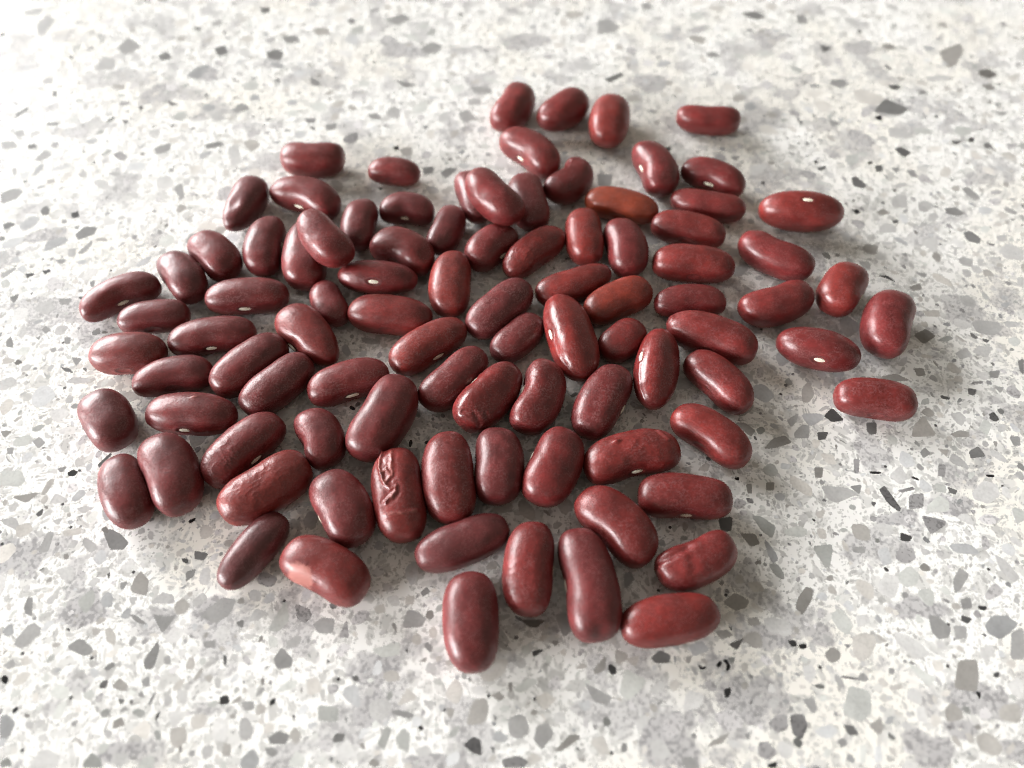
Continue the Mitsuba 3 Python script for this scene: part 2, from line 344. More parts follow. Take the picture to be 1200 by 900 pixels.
100 6443,-1444 6606,-1418 6717,-1235 6468,-1235
140 -11561,1026 -11408,1006 -11444,1149 -11578,1335 -11631,1170
150w 1460,-6199 1653,-6109 1671,-5852 1428,-6109
160m 7009,-2226 7097,-2226 7208,-1878 7075,-1878
200 -5677,-6710 -5583,-6641 -5634,-6431 -5829,-6466
165w 3762,-5589 4005,-5513 3907,-5398 3669,-5437
30 10582,9246 10749,9295 10741,9493 10542,9443
170m -2922,-5551 -3022,-5204 -3133,-5551
105 8377,7052 8596,7128 8632,7280 8360,7204
95m 10244,-916 10352,-996 10450,-916 10402,-726 10268,-780
220 724,-6983 941,-6983 876,-6779 692,-6848
95 -13667,10371 -13540,10371 -13633,10649 -13761,10649
125 -11875,2323 -11830,2479 -11853,2636 -12051,2523
150 6181,7443 6341,7694 6038,7649
160 8534,-1878 8728,-1752 8641,-1599 8491,-1726
90 12476,8151 12732,8291 12362,8356
130 -9696,1356 -9511,1398 -9608,1608 -9751,1482
195 -1345,-6235 -1318,-6054 -1474,-5963 -1540,-6109
80 12883,8291 13024,8263 13127,8478 12946,8478
150 10465,6939 10642,7204 10388,7204
145 -1965,-6865 -1742,-6916 -1638,-6848 -1937,-6762 -2080,-6796
150 14282,9843 14469,10015 14191,10117
165 6559,-3930 6779,-3951 6839,-3799 6545,-3821
165w 5125,-2613 5297,-2613 5334,-2421 5161,-2421
80 7530,-3690 7709,-3712 7804,-3601 7580,-3512
165w 4304,-5340 4540,-5321 4491,-5165 4289,-5204
195 -8493,-3128 -8325,-2989 -8509,-2943 -8678,-3012
205 -1521,-7510 -1312,-7446 -1427,-7315 -1634,-7413
195 11520,3557 11634,3557 11756,3776 11572,3776
220b 5987,-7606 6136,-7574 6171,-7315 6056,-7348
150 -9790,473 -9719,703 -9990,743
50 -16354,13465 -16308,13658 -16374,13886 -16460,13626
160w 3534,-7299 3688,-7117 3363,-7250 3239,-7364
222g 5740,-7606 5846,-7606 5922,-7315 5815,-7315
150 -11239,3612 -11106,3636 -11083,3781 -11358,3757
165 -4579,-6796 -4403,-6762 -4448,-6624 -4665,-6641
140 -6130,-4521 -5999,-4397 -5993,-4250 -6180,-4313
150 8837,10878 8959,11146 8733,11146
205w -2484,-5126 -2311,-5086 -2366,-4927 -2557,-4987
120m 9999,-283 10130,-312 10234,-142 10032,-114
110 5669,-7184 5853,-7167 5783,-7017 5606,-7000
150 6995,-2708 7100,-2469 6828,-2517
105 11595,11669 11704,11824 11463,12025
175w -4668,-7510 -4691,-7315 -4823,-7283 -4835,-7478
150 -10802,1419 -10682,1503 -10882,1650 -10937,1524
205w -1970,-4947 -1812,-4947 -1805,-4766 -1982,-4787
70 11134,13719 11272,13719 11319,13902 11146,13902
80 -11650,9139 -11532,9295 -11545,9479 -11718,9230
100 -8488,-2102 -8321,-1777 -8358,-1726 -8555,-2028
150w -6757,-7084 -6542,-7017 -6653,-6882 -6778,-6949
150 -10255,1108 -10141,1108 -10175,1314 -10333,1294
70 9120,3146 9270,3038 9352,3008 9189,3231 8937,3219
105w 4019,-5777 4191,-5551 3865,-5665
160 10063,3128 10200,3280 9901,3341
100 -11121,9009 -11061,9230 -11285,9295
178 -8866,-6109 -8743,-6036 -8865,-5907 -9006,-6036
195w 2182,-6072 2278,-5852 2006,-5926
160 -5493,-5740 -5307,-5721 -5336,-5589 -5557,-5627
120 -2981,-7299 -2824,-7266 -2803,-7150 -2967,-7134 -3023,-7250
200 -7827,-4603 -7731,-4459 -7885,-4417 -7973,-4583
75 -11837,3117 -11695,3257 -11732,3313 -11948,3280
200g -7405,-6572 -7278,-6624 -7195,-6537 -7301,-6431 -7427,-6501
60 -10104,13821 -10111,14050 -10334,14017
150w -10706,-1392 -10593,-1208 -10865,-1208
150 -3994,-7526 -3866,-7446 -3990,-7348 -4144,-7381
35 -3249,7921 -3134,7967 -3207,8133 -3351,8059
195 -8432,-3843 -8398,-3690 -8530,-3668 -8596,-3843
195 11037,3902 11096,3870 11224,4189 11131,4189
40 8957,5355 9123,5438 9058,5563 8928,5528
155w 4746,-2684 4832,-2684 4874,-2445 4740,-2469
35 4319,7894 4442,7921 4458,8059 4246,8041
50 -9063,-2289 -8934,-2284 -8887,-2186 -9006,-2127 -9114,-2201
85 -10843,9639 -10829,9893 -11015,9961
140 -6841,-5282 -6617,-5321 -6879,-5145 -7021,-5126
90 -13718,12221 -13685,12449 -13891,12479
140m 7867,-2660 8146,-2589 8124,-2517 7773,-2613
150g -8428,-7670 -8229,-7638 -8353,-7494 -8464,-7574
110 -10020,347 -9779,289 -9919,426 -10139,465
200w -8642,-6054 -8511,-5999 -8620,-5852 -8726,-5926
165w -220,-6641 -111,-6572 -222,-6466 -369,-6537
160 -6421,-6396 -6292,-6396 -6363,-6199 -6488,-6289
185w 9029,-1853 9108,-1675 8879,-1624
90 8315,9032 8405,9168 8241,9413
160 -10495,-1777 -10384,-1777 -10428,-1599 -10574,-1624
95 8192,-5251 8311,-5302 8422,-5204 8234,-5126
65 -11469,3257 -11326,3351 -11390,3436 -11562,3375
205 -6597,-6163 -6637,-6018 -6944,-5999
190w 6587,-6466 6782,-6431 6813,-6325 6533,-6396
140 -10213,2863 -10120,2840 -10164,3094 -10273,3001
170 10710,-255 10865,-86 10640,-57
100 9829,5028 9981,5028 10010,5163 9839,5150
110 8813,-2660 8926,-2708 9000,-2613 8816,-2517
195 -1386,-6813 -1322,-6641 -1545,-6606
150 -1664,-4807 -1511,-4706 -1597,-4603 -1710,-4706
185 5600,-5608 5702,-5665 5767,-5551 5616,-5456
150 5496,-7381 5640,-7299 5557,-7200 5434,-7266
55 3679,-6606 3782,-6537 3823,-6396 3669,-6431
150 -1444,-5833 -1414,-5702 -1534,-5608 -1586,-5702
165 -6147,-6018 -6029,-6036 -6076,-5852 -6199,-5889
195 -7001,-4987 -6938,-4787 -7131,-4807
190 -8916,-3378 -8851,-3196 -9080,-3265
150 12045,2870 12175,2978 11938,3068
140 -7127,-6145 -6990,-6036 -7068,-5963 -7205,-6072
195w 4048,-6163 4170,-6109 4158,-5963 4035,-6018
150w -2247,-7670 -2166,-7606 -2299,-7510 -2395,-7606
185 -5178,-6396 -5078,-6431 -5071,-6289 -5198,-6217
85 379,-5907 610,-5747 343,-5777
60 -9236,13626 -9185,13821 -9369,13821
110 10596,1346 10663,1252 10772,1283 10614,1471
50 9810,7319 9947,7357 9953,7473 9789,7434
190 -8156,-7101 -8084,-7050 -8144,-6933 -8289,-6983
170w -5500,-6289 -5429,-6109 -5479,-6054 -5593,-6289
80 -5702,8791 -5590,8858 -5828,9022
140 -9237,-2226 -9140,-2053 -9365,-2102
150 -7279,-4706 -7197,-4500 -7372,-4521
60 5001,-5721 5120,-5702 5105,-5589 4952,-5589
130 12109,4189 12237,4286 11979,4351
190w 1355,-6072 1247,-5963 1090,-6109
125 -4874,-5398 -4893,-5204 -5053,-5282
90 9380,-395 9533,-423 9575,-367 9368,-283
45 8335,7319 8444,7395 8430,7511 8319,7473
175w -5260,-6360 -5244,-6181 -5423,-6217
150 10193,11 10401,0 10454,86 10185,57
100 -9357,-3196 -9296,-3128 -9323,-2989 -9444,-3128
195 -5318,-7606 -5383,-7478 -5539,-7638
200 -12050,2658 -12022,2863 -12186,2749
35 -8905,-6325 -8810,-6360 -8805,-6253 -8893,-6188 -8950,-6235
40 12306,9335 12439,9463 12269,9513
50 5146,-5759 5284,-5740 5285,-5646 5128,-5665
150 9864,3839 9887,3997 9707,3934
65 8596,-5039 8704,-5067 8778,-4967 8581,-4967
40 7334,-2235 7553,-2235 7566,-2186 7331,-2167
195 -7950,-6916 -7882,-6848 -8106,-6676
105 10828,1190 10919,1141 10996,1221 10846,1283
150 -6208,-6710 -6162,-6537 -6199,-6466 -6272,-6676
40 6178,6898 6229,7029 6069,7116
70 -1936,11038 -1877,11167 -2071,11167
80 4847,10302 4898,10458 4739,10458
165w -4665,-6641 -4689,-6519 -4860,-6676
50 6795,6471 6826,6640 6675,6598
115 5771,-6246 6042,-6282 6087,-6253 5764,-6199
40 -3478,6260 -3463,6403 -3633,6386
160w -56,-6466 0,-6484 19,-6307 -74,-6325
60 -4378,12514 -4370,12768 -4465,12710
90 -6287,-4123 -6175,-4165 -6180,-4059 -6328,-4037
25 3788,-5981 3822,-6054 3757,-6109 3798,-6134 3868,-6072 3817,-5918 3726,-5944
50 4214,-7670 4354,-7670 4394,-7558 4223,-7622
110 -2776,-6307 -2664,-6307 -2695,-6199 -2805,-6217
155 6609,-6188 6703,-6188 6749,-6090 6641,-6072
40 -6329,-3346 -6243,-3265 -6238,-3196 -6390,-3265
150w -2083,-5475 -2120,-5263 -2214,-5302
150w 783,-5721 864,-5589 690,-5608
105 -5099,-6018 -5050,-6036 -5068,-5859 -5145,-5852
100 13420,5563 13499,5773 13388,5738
140 12956,5095 13085,5184 12905,5218
85 10156,6729 10222,6789 10098,6976
160 -7393,-7067 -7369,-6916 -7510,-6983
40 -4072,-6669 -4082,-6572 -4173,-6617 -4163,-6717
35 9691,-2299 9839,-2314 9878,-2265 9690,-2240
60 4339,-7660 4394,-7558 4167,-7638
85 8442,-6246 8539,-6235 8572,-6145 8453,-6163
150 -6332,-6589 -6426,-6449 -6494,-6537
25 3649,-6080 3725,-5999 3689,-5937 3591,-6036
120 -9499,308 -9548,465 -9647,426
45 -8520,-6848 -8441,-6762 -8499,-6703 -8563,-6779
115 -6720,-6710 -6658,-6606 -6811,-6589
165w -7199,-7338 -7140,-7299 -7391,-7184
110 7199,-2989 7294,-2873 7172,-2849
85 -10281,2425 -10309,2568 -10415,2523
150 3968,-7266 4027,-7134 3899,-7150
150 -10681,1843 -10672,2016 -10765,1994
35 8069,-6624 8136,-6484 8031,-6466
35 8147,-2323 8270,-2391 8305,-2348 8152,-2275
30 3306,-6109 3404,-6109 3436,-6043 3331,-6065 3278,-5981
140 -10878,1211 -10895,1356 -10989,1294
140 9520,3682 9584,3744 9481,3870
35 4560,-2382 4625,-2382 4639,-2299 4526,-2323
165w 1198,-7597 1237,-7520 1059,-7542
55 -1529,-7117 -1479,-7057 -1554,-7017 -1606,-7050
100 -7584,-4480 -7594,-4313 -7662,-4355
115 -301,-7478 -285,-7348 -374,-7348
110 -3694,-6973 -3695,-6848 -3768,-6848
150 2567,-6683 2612,-6606 2457,-6676
150 -2804,-6990 -2799,-6882 -2872,-6882
100 -272,-6976 -255,-6875 -327,-6865
80 -8009,-5456 -8014,-5379 -8111,-5379
40 -3056,-6303 -3002,-6289 -3017,-6228 -3081,-6253
90 -1862,-5829 -1850,-5740 -1925,-5759
35 5925,-3274 5973,-3287 5977,-3233 5917,-3219
40 5959,-3310 5993,-3256 5917,-3219
35 3971,-5437 4008,-5352 3946,-5352"""


def chaikin(p, r):
    q = np.roll(p, -1, 0)
    out = np.empty((2 * len(p), 2))
    out[0::2], out[1::2] = p * (1 - r) + q * r, p * r + q * (1 - r)
    return out


def chip_mesh(p, top, bevel=4e-5, depth=2.5e-4):
    """A chip set in the slab: a flat polished top a hair proud, bevelled down into the binder."""
    n, c = len(p), p.mean(0)
    d = p - c
    inner = c + d * (1 - np.minimum(0.4, bevel / np.maximum(np.linalg.norm(d, axis=1, keepdims=True), 1e-9)))
    v = np.vstack([np.c_[inner, np.full(n, top)], np.c_[p, np.full(n, -depth)], [[*c, top]]])
    i = np.arange(n)
    j = (i + 1) % n
    return v, np.vstack([np.c_[i, j, i * 0 + 2 * n], np.c_[i + n, j + n, j], np.c_[i + n, j, i]])


def linear(v):
    s = v / 255.0
    return s / 12.92 if s <= 0.04045 else ((s + 0.055) / 1.055) ** 2.4


rng = np.random.default_rng(11)
big = []
for line in CHIPS.strip().split("\n"):
    head, *pts = line.split()
    tint = head[-1] if head[-1] in TINT else ""
    p = np.array([[float(a) for a in q.split(",")] for q in pts]) * 1e-5
    area = 0.5 * abs(np.sum(p[:, 0] * np.roll(p[:, 1], -1) - p[:, 1] * np.roll(p[:, 0], -1)))
    big.append((area, p, 0.80 * linear(int(head.rstrip("gwbm"))) / linear(246), TINT[tint]))
traced = [(b[1].mean(0), math.sqrt(b[0] / math.pi)) for b in big]

# the many chips between: random outlines, larger ones placed first, none on top of another
small = []
cells = {}
CS = 0.006


def free(c, r):
    a, b = int(c[0] // CS), int(c[1] // CS)
    for u in (-1, 0, 1):
        for w in (-1, 0, 1):
            for (cx, cy, cr) in cells.get((a + u, b + w), ()):
                if (cx - c[0]) ** 2 + (cy - c[1]) ** 2 < (r + cr) ** 2:
                    return False
    return True


def put(c, r):
    cells.setdefault((int(c[0] // CS), int(c[1] // CS)), []).append((c[0], c[1], r))


for c, r in traced:
    put(c, min(r * 1.05, 0.0045))
sizes = np.sort(0.00058 * rng.pareto(1.75, 60000) + 0.00042)[::-1]
sizes = sizes[sizes < 0.0032]
for r in sizes:
    y = -0.12 + 0.52 * rng.random() ** 1.25
    c = np.array([rng.uniform(-1, 1) * (0.135 + 0.52 * (y + 0.12)), y])
    if not free(c, r * 0.92):
        continue
    put(c, r * 0.92)
    k = rng.integers(4, 7)
    ang = np.sort((np.arange(k) + rng.uniform(-0.33, 0.33, k)) * 2 * math.pi / k) + rng.uniform(0, 6.3)
    asp, rot = rng.uniform(0.5, 1.0), rng.uniform(0, math.pi)
    q = np.c_[np.cos(ang), np.sin(ang) * asp] * r * rng.uniform(0.75, 1.15, (k, 1)) * 1.1
    q = q @ np.array([[math.cos(rot), math.sin(rot)], [-math.sin(rot), math.cos(rot)]]) + c
    u = rng.random()
    if r < 0.0010:
        tone = 0.05 if u < 0.018 else rng.uniform(0.14, 0.30) if u < 0.13 else rng.uniform(0.28, 0.50) if u < 0.50 else rng.uniform(0.50, 0.66)
    else:
        tone = rng.uniform(0.24, 0.34) if u < 0.02 else rng.uniform(0.34, 0.48) if u < 0.34 else rng.uniform(0.46, 0.66)
    small.append((math.pi * r * r * asp, q, tone, TINT[("", "", "g", "w", "w", "b", "m")[rng.integers(0, 7)]]))

big.sort(key=lambda b: -b[0])
rest = small + big[300:]
for k, (area, p, tone, tint) in enumerate(big[:300]):
    p = chaikin(p, 0.12)
    v, f = chip_mesh(p, 2e-5 + 3e-5 * rng.random())
    key = "countertop__stone_chip" + ("" if k == 0 else "_%03d" % k)
    scene[key] = mikit.ply((v, f), "quartz_chip", uv=np.tile([tone, tint], (len(v), 1)))
vs, fs, us, at = [], [], [], 0
for area, p, tone, tint in rest:
    v, f = chip_mesh(chaikin(p, 0.2), 1.5e-5 + 3e-5 * rng.random(), 3e-5, 1.5e-4)
    vs.append(v)
    fs.append(f + at)
    us.append(np.tile([tone, tint], (len(v), 1)))
    at += len(v)
scene["countertop__small_stone_chip"] = mikit.ply((np.vstack(vs), np.vstack(fs)), "quartz_chip", uv=np.vstack(us))
labels["countertop__small_stone_chip"] = {"label": "small grey and pale stone chips set in the white slab", "kind": "stuff"}

# ------------------------------------------------------------------ the beans
def cube_sphere(n):
    t=np.tan(np.linspace(-np.pi/4,np.pi/4,n+1)); V=[];F=[]
    for ax in range(3):
        for s in (-1,1):
            a,b=np.meshgrid(t,t,indexing='ij'); p=np.zeros((n+1,n+1,3)); p[...,ax]=s; p[...,(ax+1)%3]=a*s; p[...,(ax+2)%3]=b
            o=sum(len(x) for x in V); V.append(p.reshape(-1,3)); i=np.arange(n)[:,None]*(n+1)+np.arange(n)+o
            q=np.stack([i,i+n+1,i+n+2,i+1],-1).reshape(-1,4); F.append(q)
    V=np.vstack(V);F=np.vstack(F); _,ix,inv=np.unique(np.round(V,6),axis=0,return_index=True,return_inverse=True)
    V=V[ix]; F=inv.reshape(-1)[F]; return V/np.linalg.norm(V,axis=1,keepdims=True),np.vstack([F[:,[0,1,2]],F[:,[0,2,3]]])
def bean_shape(d,a,b,c,n=2.5,t=0,k=.1):
    x,y,z=d.T; r=np.sqrt(y*y+z*z)
    f=(np.abs(x)**n+r**n)**(-1/n); x=x*f; y=y*f; z=z*f
    # cross section a little boxy
    m=2.35; rr=np.sqrt(y*y+z*z); g=np.where(rr>1e-9,rr/np.maximum((np.abs(y)**m+np.abs(z)**m)**(1/m),1e-12),1); y=y*g; z=z*g
    tap=1+t*x; y=y*tap; z=z*(1+.6*t*x)
    # hilum side (+y): flattened in the middle; ends bend towards +y
    y=np.where(y>0,y*(1-.9*k*np.exp(-(x/.42)**2)),y)+1.0*k*(np.abs(x)**2-.35)
    return np.stack([x*a,y*b,z*c],1)
def pose(p,roll,pit,yaw):
    r=np.radians(roll); c,s=np.cos(r),np.sin(r); p=p@np.array([[1,0,0],[0,c,-s],[0,s,c]]).T
    r=np.radians(pit); c,s=np.cos(r),np.sin(r); p=p@np.array([[c,0,-s],[0,1,0],[s,0,c]]).T
    c,s=np.cos(yaw),np.sin(yaw); return p@np.array([[c,-s,0],[s,c,0],[0,0,1]]).T


# id, x, y (mm), yaw, half length, half width (mm), roll, pitch, height of its underside (mm), bluntness, taper, bend, eye seen, hue, features, label
BEANS = [
    (1, -68.40, 52.91, 1.366, 9.12, 4.59, 0, 0, 0.00, 2.3, 0.24, 0.1, 0, 0.22, dict(),
     "dark brownish bean with a dented, pointed near tip at the pile's back left corner"),
    (2, -53.41, 70.27, -0.020, 8.43, 4.77, 0, 0, 0.00, 3.2, 0, 0.2, 0, 0.50, dict(),
     "square-ended bean lying crosswise, the backmost one of the pile's left half"),
    (3, -52.80, 54.82, 2.751, 9.74, 5.09, 0, 0, 0.00, 2.5, -0.1, 0.25, 1, 0.44, dict(),
     'pinkish arched bean humped over a dark gap, just in front of the square-ended crosswise bean'),
    (4, -60.29, 38.02, -1.547, 8.91, 4.87, 0, 0, 0.00, 2.5, 0.05, 0.15, 1, 0.36, dict(),
     'dark upright bean with a broad pale highlight, directly in front of the dented pointed-tip bean'),
    (5, -43.73, 33.12, -0.856, 8.62, 4.67, 0, -7, 7.21, 2.5, 0.1, 0.1, 0, 0.46, dict(),
     'creased bean lying on top of other beans in the left half of the pile'),
    (6, -49.85, 35.10, -1.475, 10.62, 5.23, 0, 0, 0.00, 2.6, 0.15, 0.1, 0, 0.44, dict(),
     'bean partly covered by the creased bean on top, only its near end showing'),
    (7, -38.07, 45.64, -1.595, 7.84, 4.51, 0, 0, 0.00, 2.5, 0, 0.12, 0, 0.30, dict(),
     'dull dark bean leaning against the right side of the creased bean that lies on top'),
    (8, -31.32, 66.05, 3.015, 7.08, 3.84, 0, 0, 0.00, 2.4, -0, 0.08, 0, 0.54, dict(),
     'smallest oval bean, lying crosswise by itself on bare counter behind the pile'),
    (9, -26.73, 51.14, 3.040, 7.06, 4.31, 0, 0, 0.00, 2.5, 0, 0.25, 1, 0.28, dict(),
     'short mauve-sheened bean with a white eye, just in front of the smallest oval bean'),
    (10, -26.28, 35.85, 2.615, 8.41, 5.20, 0, 0, 0.00, 2.5, 0.05, 0.22, 0, 0.56, dict(),
     'plump shiny bean with a ridged corner, in front of the short mauve-sheened bean'),
    (11, -16.34, 44.09, 1.278, 7.72, 4.18, 0, 0, 0.00, 2.5, 0, 0.12, 0, 0.25, dict(),
     'dark bean squeezed between the plump ridged bean and the two-high stack at the back'),
    (12, -31.73, 27.46, 3.047, 9.56, 4.53, 35, 0, 0.00, 2.2, 0, 0.02, 1, 0.44, dict(ring=1),
     'spindle-shaped bean with a dark-ringed white eye, left of the bright egg-shaped upright bean'),
    (13, -42.38, 20.28, -1.071, 6.53, 3.93, 0, 0, 0.00, 2.5, 0, 0.12, 0, 0.35, dict(),
     'dull small bean half hidden behind the long red crosswise bean and the triangular bean'),
    (14, -27.75, 16.21, 3.016, 9.79, 4.65, 0, 0, 0.00, 2.5, 0.05, 0.05, 0, 0.58, dict(),
     'long smooth red bean lying crosswise right in front of the bean with the dark-ringed eye'),
    (15, -14.35, 25.66, -1.593, 9.39, 5.02, 0, 0, 0.00, 2.4, 0.05, 0.08, 0, 0.70, dict(),
     'bright red smooth egg-shaped upright bean, right of the bean with the dark-ringed eye'),
    (16, -5.11, 37.58, -2.314, 7.46, 4.86, 0, 0, 0.00, 2.6, 0, 0.12, 1, 0.44, dict(dent=1),
     'rounded bean with dented far edge, just in front of the bean stacked on two others'),
    (17, -4.56, 48.07, -0.898, 9.20, 4.89, 0, -4, 6.60, 2.6, 0.05, 0.14, 0, 0.48, dict(),
     'bean stacked slantwise on two others at the back, sharp pale highlight along its left edge'),
    (18, -9.88, 55.76, 1.846, 8.58, 4.60, 0, 0, 0.00, 2.5, 0, 0.1, 0, 0.26, dict(),
     'bean almost wholly covered by the bean stacked on it, only its left side showing'),
    (19, 4.16, 53.45, -1.388, 9.17, 5.09, 0, 0, 0.00, 2.6, 0, 0.1, 0, 0.34, dict(),
     'dull bean tucked against the right side of the bean stacked on two others'),
    (20, 5.10, 72.69, 2.308, 10.01, 5.20, 0, 0, 0.00, 2.6, 0, 0.22, 1, 0.54, dict(),
     'curved bean with white eye in its hollow, touching the leftmost of the three farthest beans'),
    (21, 15.08, 61.45, 0.909, 7.77, 4.98, 0, 0, 0.00, 2.5, 0, 0.27, 0, 0.44, dict(dent=1),
     'strongly hooked comma-shaped bean with a creased hollow, in front of the three farthest beans'),
    (22, 0.26, 92.07, 1.184, 9.21, 5.36, 0, 0, 0.00, 2.5, 0, 0.18, 0, 0.55, dict(),
     'leftmost of the three beans side by side at the far end of the pile'),
    (23, 14.50, 90.93, 0.764, 8.58, 5.20, 0, 0, 0.00, 2.4, 0.05, 0.1, 0, 0.50, dict(),
     'middle one of the three beans side by side at the far end of the pile'),
    (24, 27.19, 85.82, 1.378, 9.66, 5.59, 0, 0, 0.00, 2.3, -0, 0, 0, 0.72, dict(),
     "rightmost and reddest of three beans side by side at the pile's far end"),
    (25, 55.31, 87.97, -0.131, 8.91, 4.11, 0, 0, 0.00, 3.1, 0.05, 0.2, 0, 0.50, dict(),
     'small blunt dark red bean lying crosswise alone at the far right'),
    (26, 37.78, 65.88, 1.796, 9.20, 5.21, 10, 0, 0.00, 2.7, -0.05, 0.2, 1, 0.40, dict(),
     'upright bean with grey bloom and white eye on its left, behind the orange-brown bean'),
    (27, 53.13, 63.48, 2.626, 8.75, 4.45, 0, 0, 0.00, 2.5, 0, 0.2, 1, 0.46, dict(),
     'backmost bean of the crosswise column at the right, white eye under its near edge'),
    (28, 50.13, 53.03, -0.235, 9.58, 4.08, 0, 0, 0.00, 2.5, 0.05, 0.12, 0, 0.56, dict(),
     'second bean from the back in the crosswise column at the right side of the pile'),
    (29, 43.87, 44.07, 2.868, 9.25, 4.40, 0, 0, 0.00, 2.6, -0, 0.1, 0, 0.58, dict(),
     'third bean from the back in the crosswise column, in front of two others'),
    (30, 43.54, 32.07, 3.039, 9.78, 4.68, 0, 0, 0.00, 2.6, 0.05, 0.08, 0, 0.62, dict(),
     'long even bean fourth from the back in the crosswise column at the right'),
    (31, 27.99, 52.60, 2.839, 9.56, 4.39, 0, 0, 0.00, 2.4, -0, 0.06, 0, 0.95, dict(),
     'orange-brown slender bean lying crosswise, the most orange bean of all'),
    (32, 17.89, 41.31, -1.536, 8.27, 4.70, 0, 0, 0.00, 2.8, 0, 0.06, 0, 0.80, dict(),
     "upright light brown-red bean with a highlight, just in front of the orange-brown bean's left end"),
    (33, 27.53, 37.27, 1.697, 8.36, 5.11, 0, 0, 0.00, 2.6, -0.05, 0.12, 0, 0.34, dict(),
     "upright dark mauve bean in front of the orange-brown bean's right half"),
    (34, 5.25, 36.20, -2.357, 9.59, 4.40, 0, 0, 0.00, 2.5, -0.05, 0.12, 0, 0.58, dict(wr=1),
     'pointed, finely wrinkled bean left of the upright light brown-red bean'),
    (35, 14.74, 26.04, 0.427, 9.72, 4.07, 0, 0, 0.00, 2.5, -0.1, 0.08, 0, 0.64, dict(),
     'slanting slender bean whose left end touches the far tip of the largest glossy white-eyed bean'),
    (36, 24.58, 20.71, -2.629, 8.59, 4.46, 0, 0, 0.00, 2.9, -0.05, 0.05, 0, 0.86, dict(),
     "blunt wedge-shaped reddish bean right of the slanting slender bean's near end"),
    (37, 41.33, 20.80, -3.099, 8.35, 3.95, 0, 0, 0.00, 2.6, 0, 0.2, 0, 0.48, dict(),
     'small arched bean fifth from the back in the crosswise column, behind the nick-tipped bean'),
    (38, 44.68, 9.84, 2.717, 10.25, 4.87, 0, 0, 0.00, 2.7, -0.05, 0.12, 0, 0.52, dict(tip=1),
     'long bean with a nicked right tip, nearest in the crosswise column at the right'),
    (39, 24.67, 9.25, 0.708, 6.18, 4.26, 0, 0, 0.00, 2.5, 0, 0.05, 0, 0.50, dict(),
     'shortest egg-shaped bean, between the two glossy beans with white eyes on their left sides'),
    (40, 13.03, 9.12, 1.784, 11.52, 5.42, 25, 0, 0.00, 2.4, 0, 0.04, 1, 0.60, dict(gloss=1, seam=1),
     'largest glossy bean, white eye and light seam on its left side, middle of the pile'),
    (41, 31.38, 0.90, 1.343, 10.28, 4.87, 38, 0, 0.00, 2.2, 0, 0, 1, 0.50, dict(gloss=1, seam=1),
     'glossy spindle-shaped upright bean with white eye high on its seam, beside the shortest bean'),
    (42, -2.81, 18.04, 0.829, 9.59, 4.87, 0, 0, 0.00, 2.5, 0, 0.05, 0, 0.28, dict(dust=1),
     "broad dusty brown bean at the pile's centre, in front of the rounded dented bean"),
    (43, 1.31, 10.03, 0.825, 7.38, 4.09, 0, 0, 0.00, 2.5, -0, 0.06, 0, 0.28, dict(dust=1),
     'narrow dusty bean between the broad dusty brown bean and the largest glossy bean'),
    (44, -18.65, 7.64, -2.493, 9.64, 4.51, 0, 0, 0.00, 2.6, 0.05, 0.1, 1, 0.70, dict(dust=1),
     "freckled orange-red bean with a white eye, left of the broad dusty brown bean's near end"),
    (45, -12.37, -1.35, 0.855, 9.14, 4.61, 0, 0, 0.00, 2.6, -0.05, 0.1, 0, 0.44, dict(dust=1),
     'dusty freckled slanting bean between the freckled orange-red bean and the crinkled glossy dark red bean'),
    (46, -4.78, -6.53, 0.921, 9.11, 4.94, 25, 0, 0.00, 2.6, -0.1, 0.06, 1, 0.54, dict(gloss=1, seam=1),
     'glossy dark red bean with a crinkled seam, left of the deeply notched bean'),
    (47, 5.52, -6.68, 1.246, 8.92, 5.00, 18, 0, 0.00, 2.7, 0, 0.22, 1, 0.44, dict(dust=1, wr=1),
     'deeply notched kidney-shaped bean with a wrinkled near end, middle of the pile'),
    (48, 19.02, -7.44, -2.058, 9.35, 4.99, 0, 0, 0.00, 2.6, 0, 0.05, 1, 0.30, dict(dust=1),
     'dusty bean with bluish sheen and white eye on its right, beside the deeply notched bean'),
    (49, 44.53, -2.03, 2.242, 8.74, 4.51, 0, 0, 0.00, 2.6, 0, 0.12, 0, 0.56, dict(),
     'smooth slanting bean just in front of the nick-tipped long bean'),
    (50, 40.92, -15.51, 2.423, 8.95, 4.55, 0, 0, 0.00, 2.6, 0, 0.15, 0, 0.62, dict(),
     "large smooth curved slanting bean at the pile's right edge, behind the white-eyed blunt crosswise bean"),
    (51, 23.94, -20.82, -2.897, 9.93, 4.90, 5, 0, 0.00, 2.8, 0, 0.2, 1, 0.60, dict(wr=2),
     'wrinkled red bean with a pimple on top and a white eye at its near edge'),
    (52, 33.73, -29.52, 3.085, 9.13, 4.46, 0, 0, 0.00, 3, 0.05, 0.1, 1, 0.50, dict(),
     'blunt crosswise bean, white eye under its near edge, in front of the wrinkled pimpled bean'),
    (53, 8.26, -23.31, 1.154, 8.58, 5.33, 10, 0, 0.00, 2.6, 0, 0.08, 1, 0.48, dict(),
     'broad upright bean with a sharp white highlight, left of the wrinkled pimpled bean'),
    (54, -2.84, -22.93, 1.567, 8.13, 5.09, 0, 0, 0.00, 2.7, 0, 0.12, 0, 0.25, dict(),
     'dull dark upright bean squeezed between two broader upright beans in the near middle'),
    (55, -12.43, -25.46, -1.456, 9.72, 5.32, 0, 0, 0.00, 2.6, 0.05, 0.06, 1, 0.50, dict(dust=1),
     'broad freckled upright bean immediately right of the bean with peeling skin'),
    (56, -21.97, -29.26, -1.380, 9.82, 5.17, 0, 0, 0.00, 2.7, 0, 0.08, 1, 0.58, dict(peel=1),
     'bean with cracked, peeling skin folded up in pale ridges'),
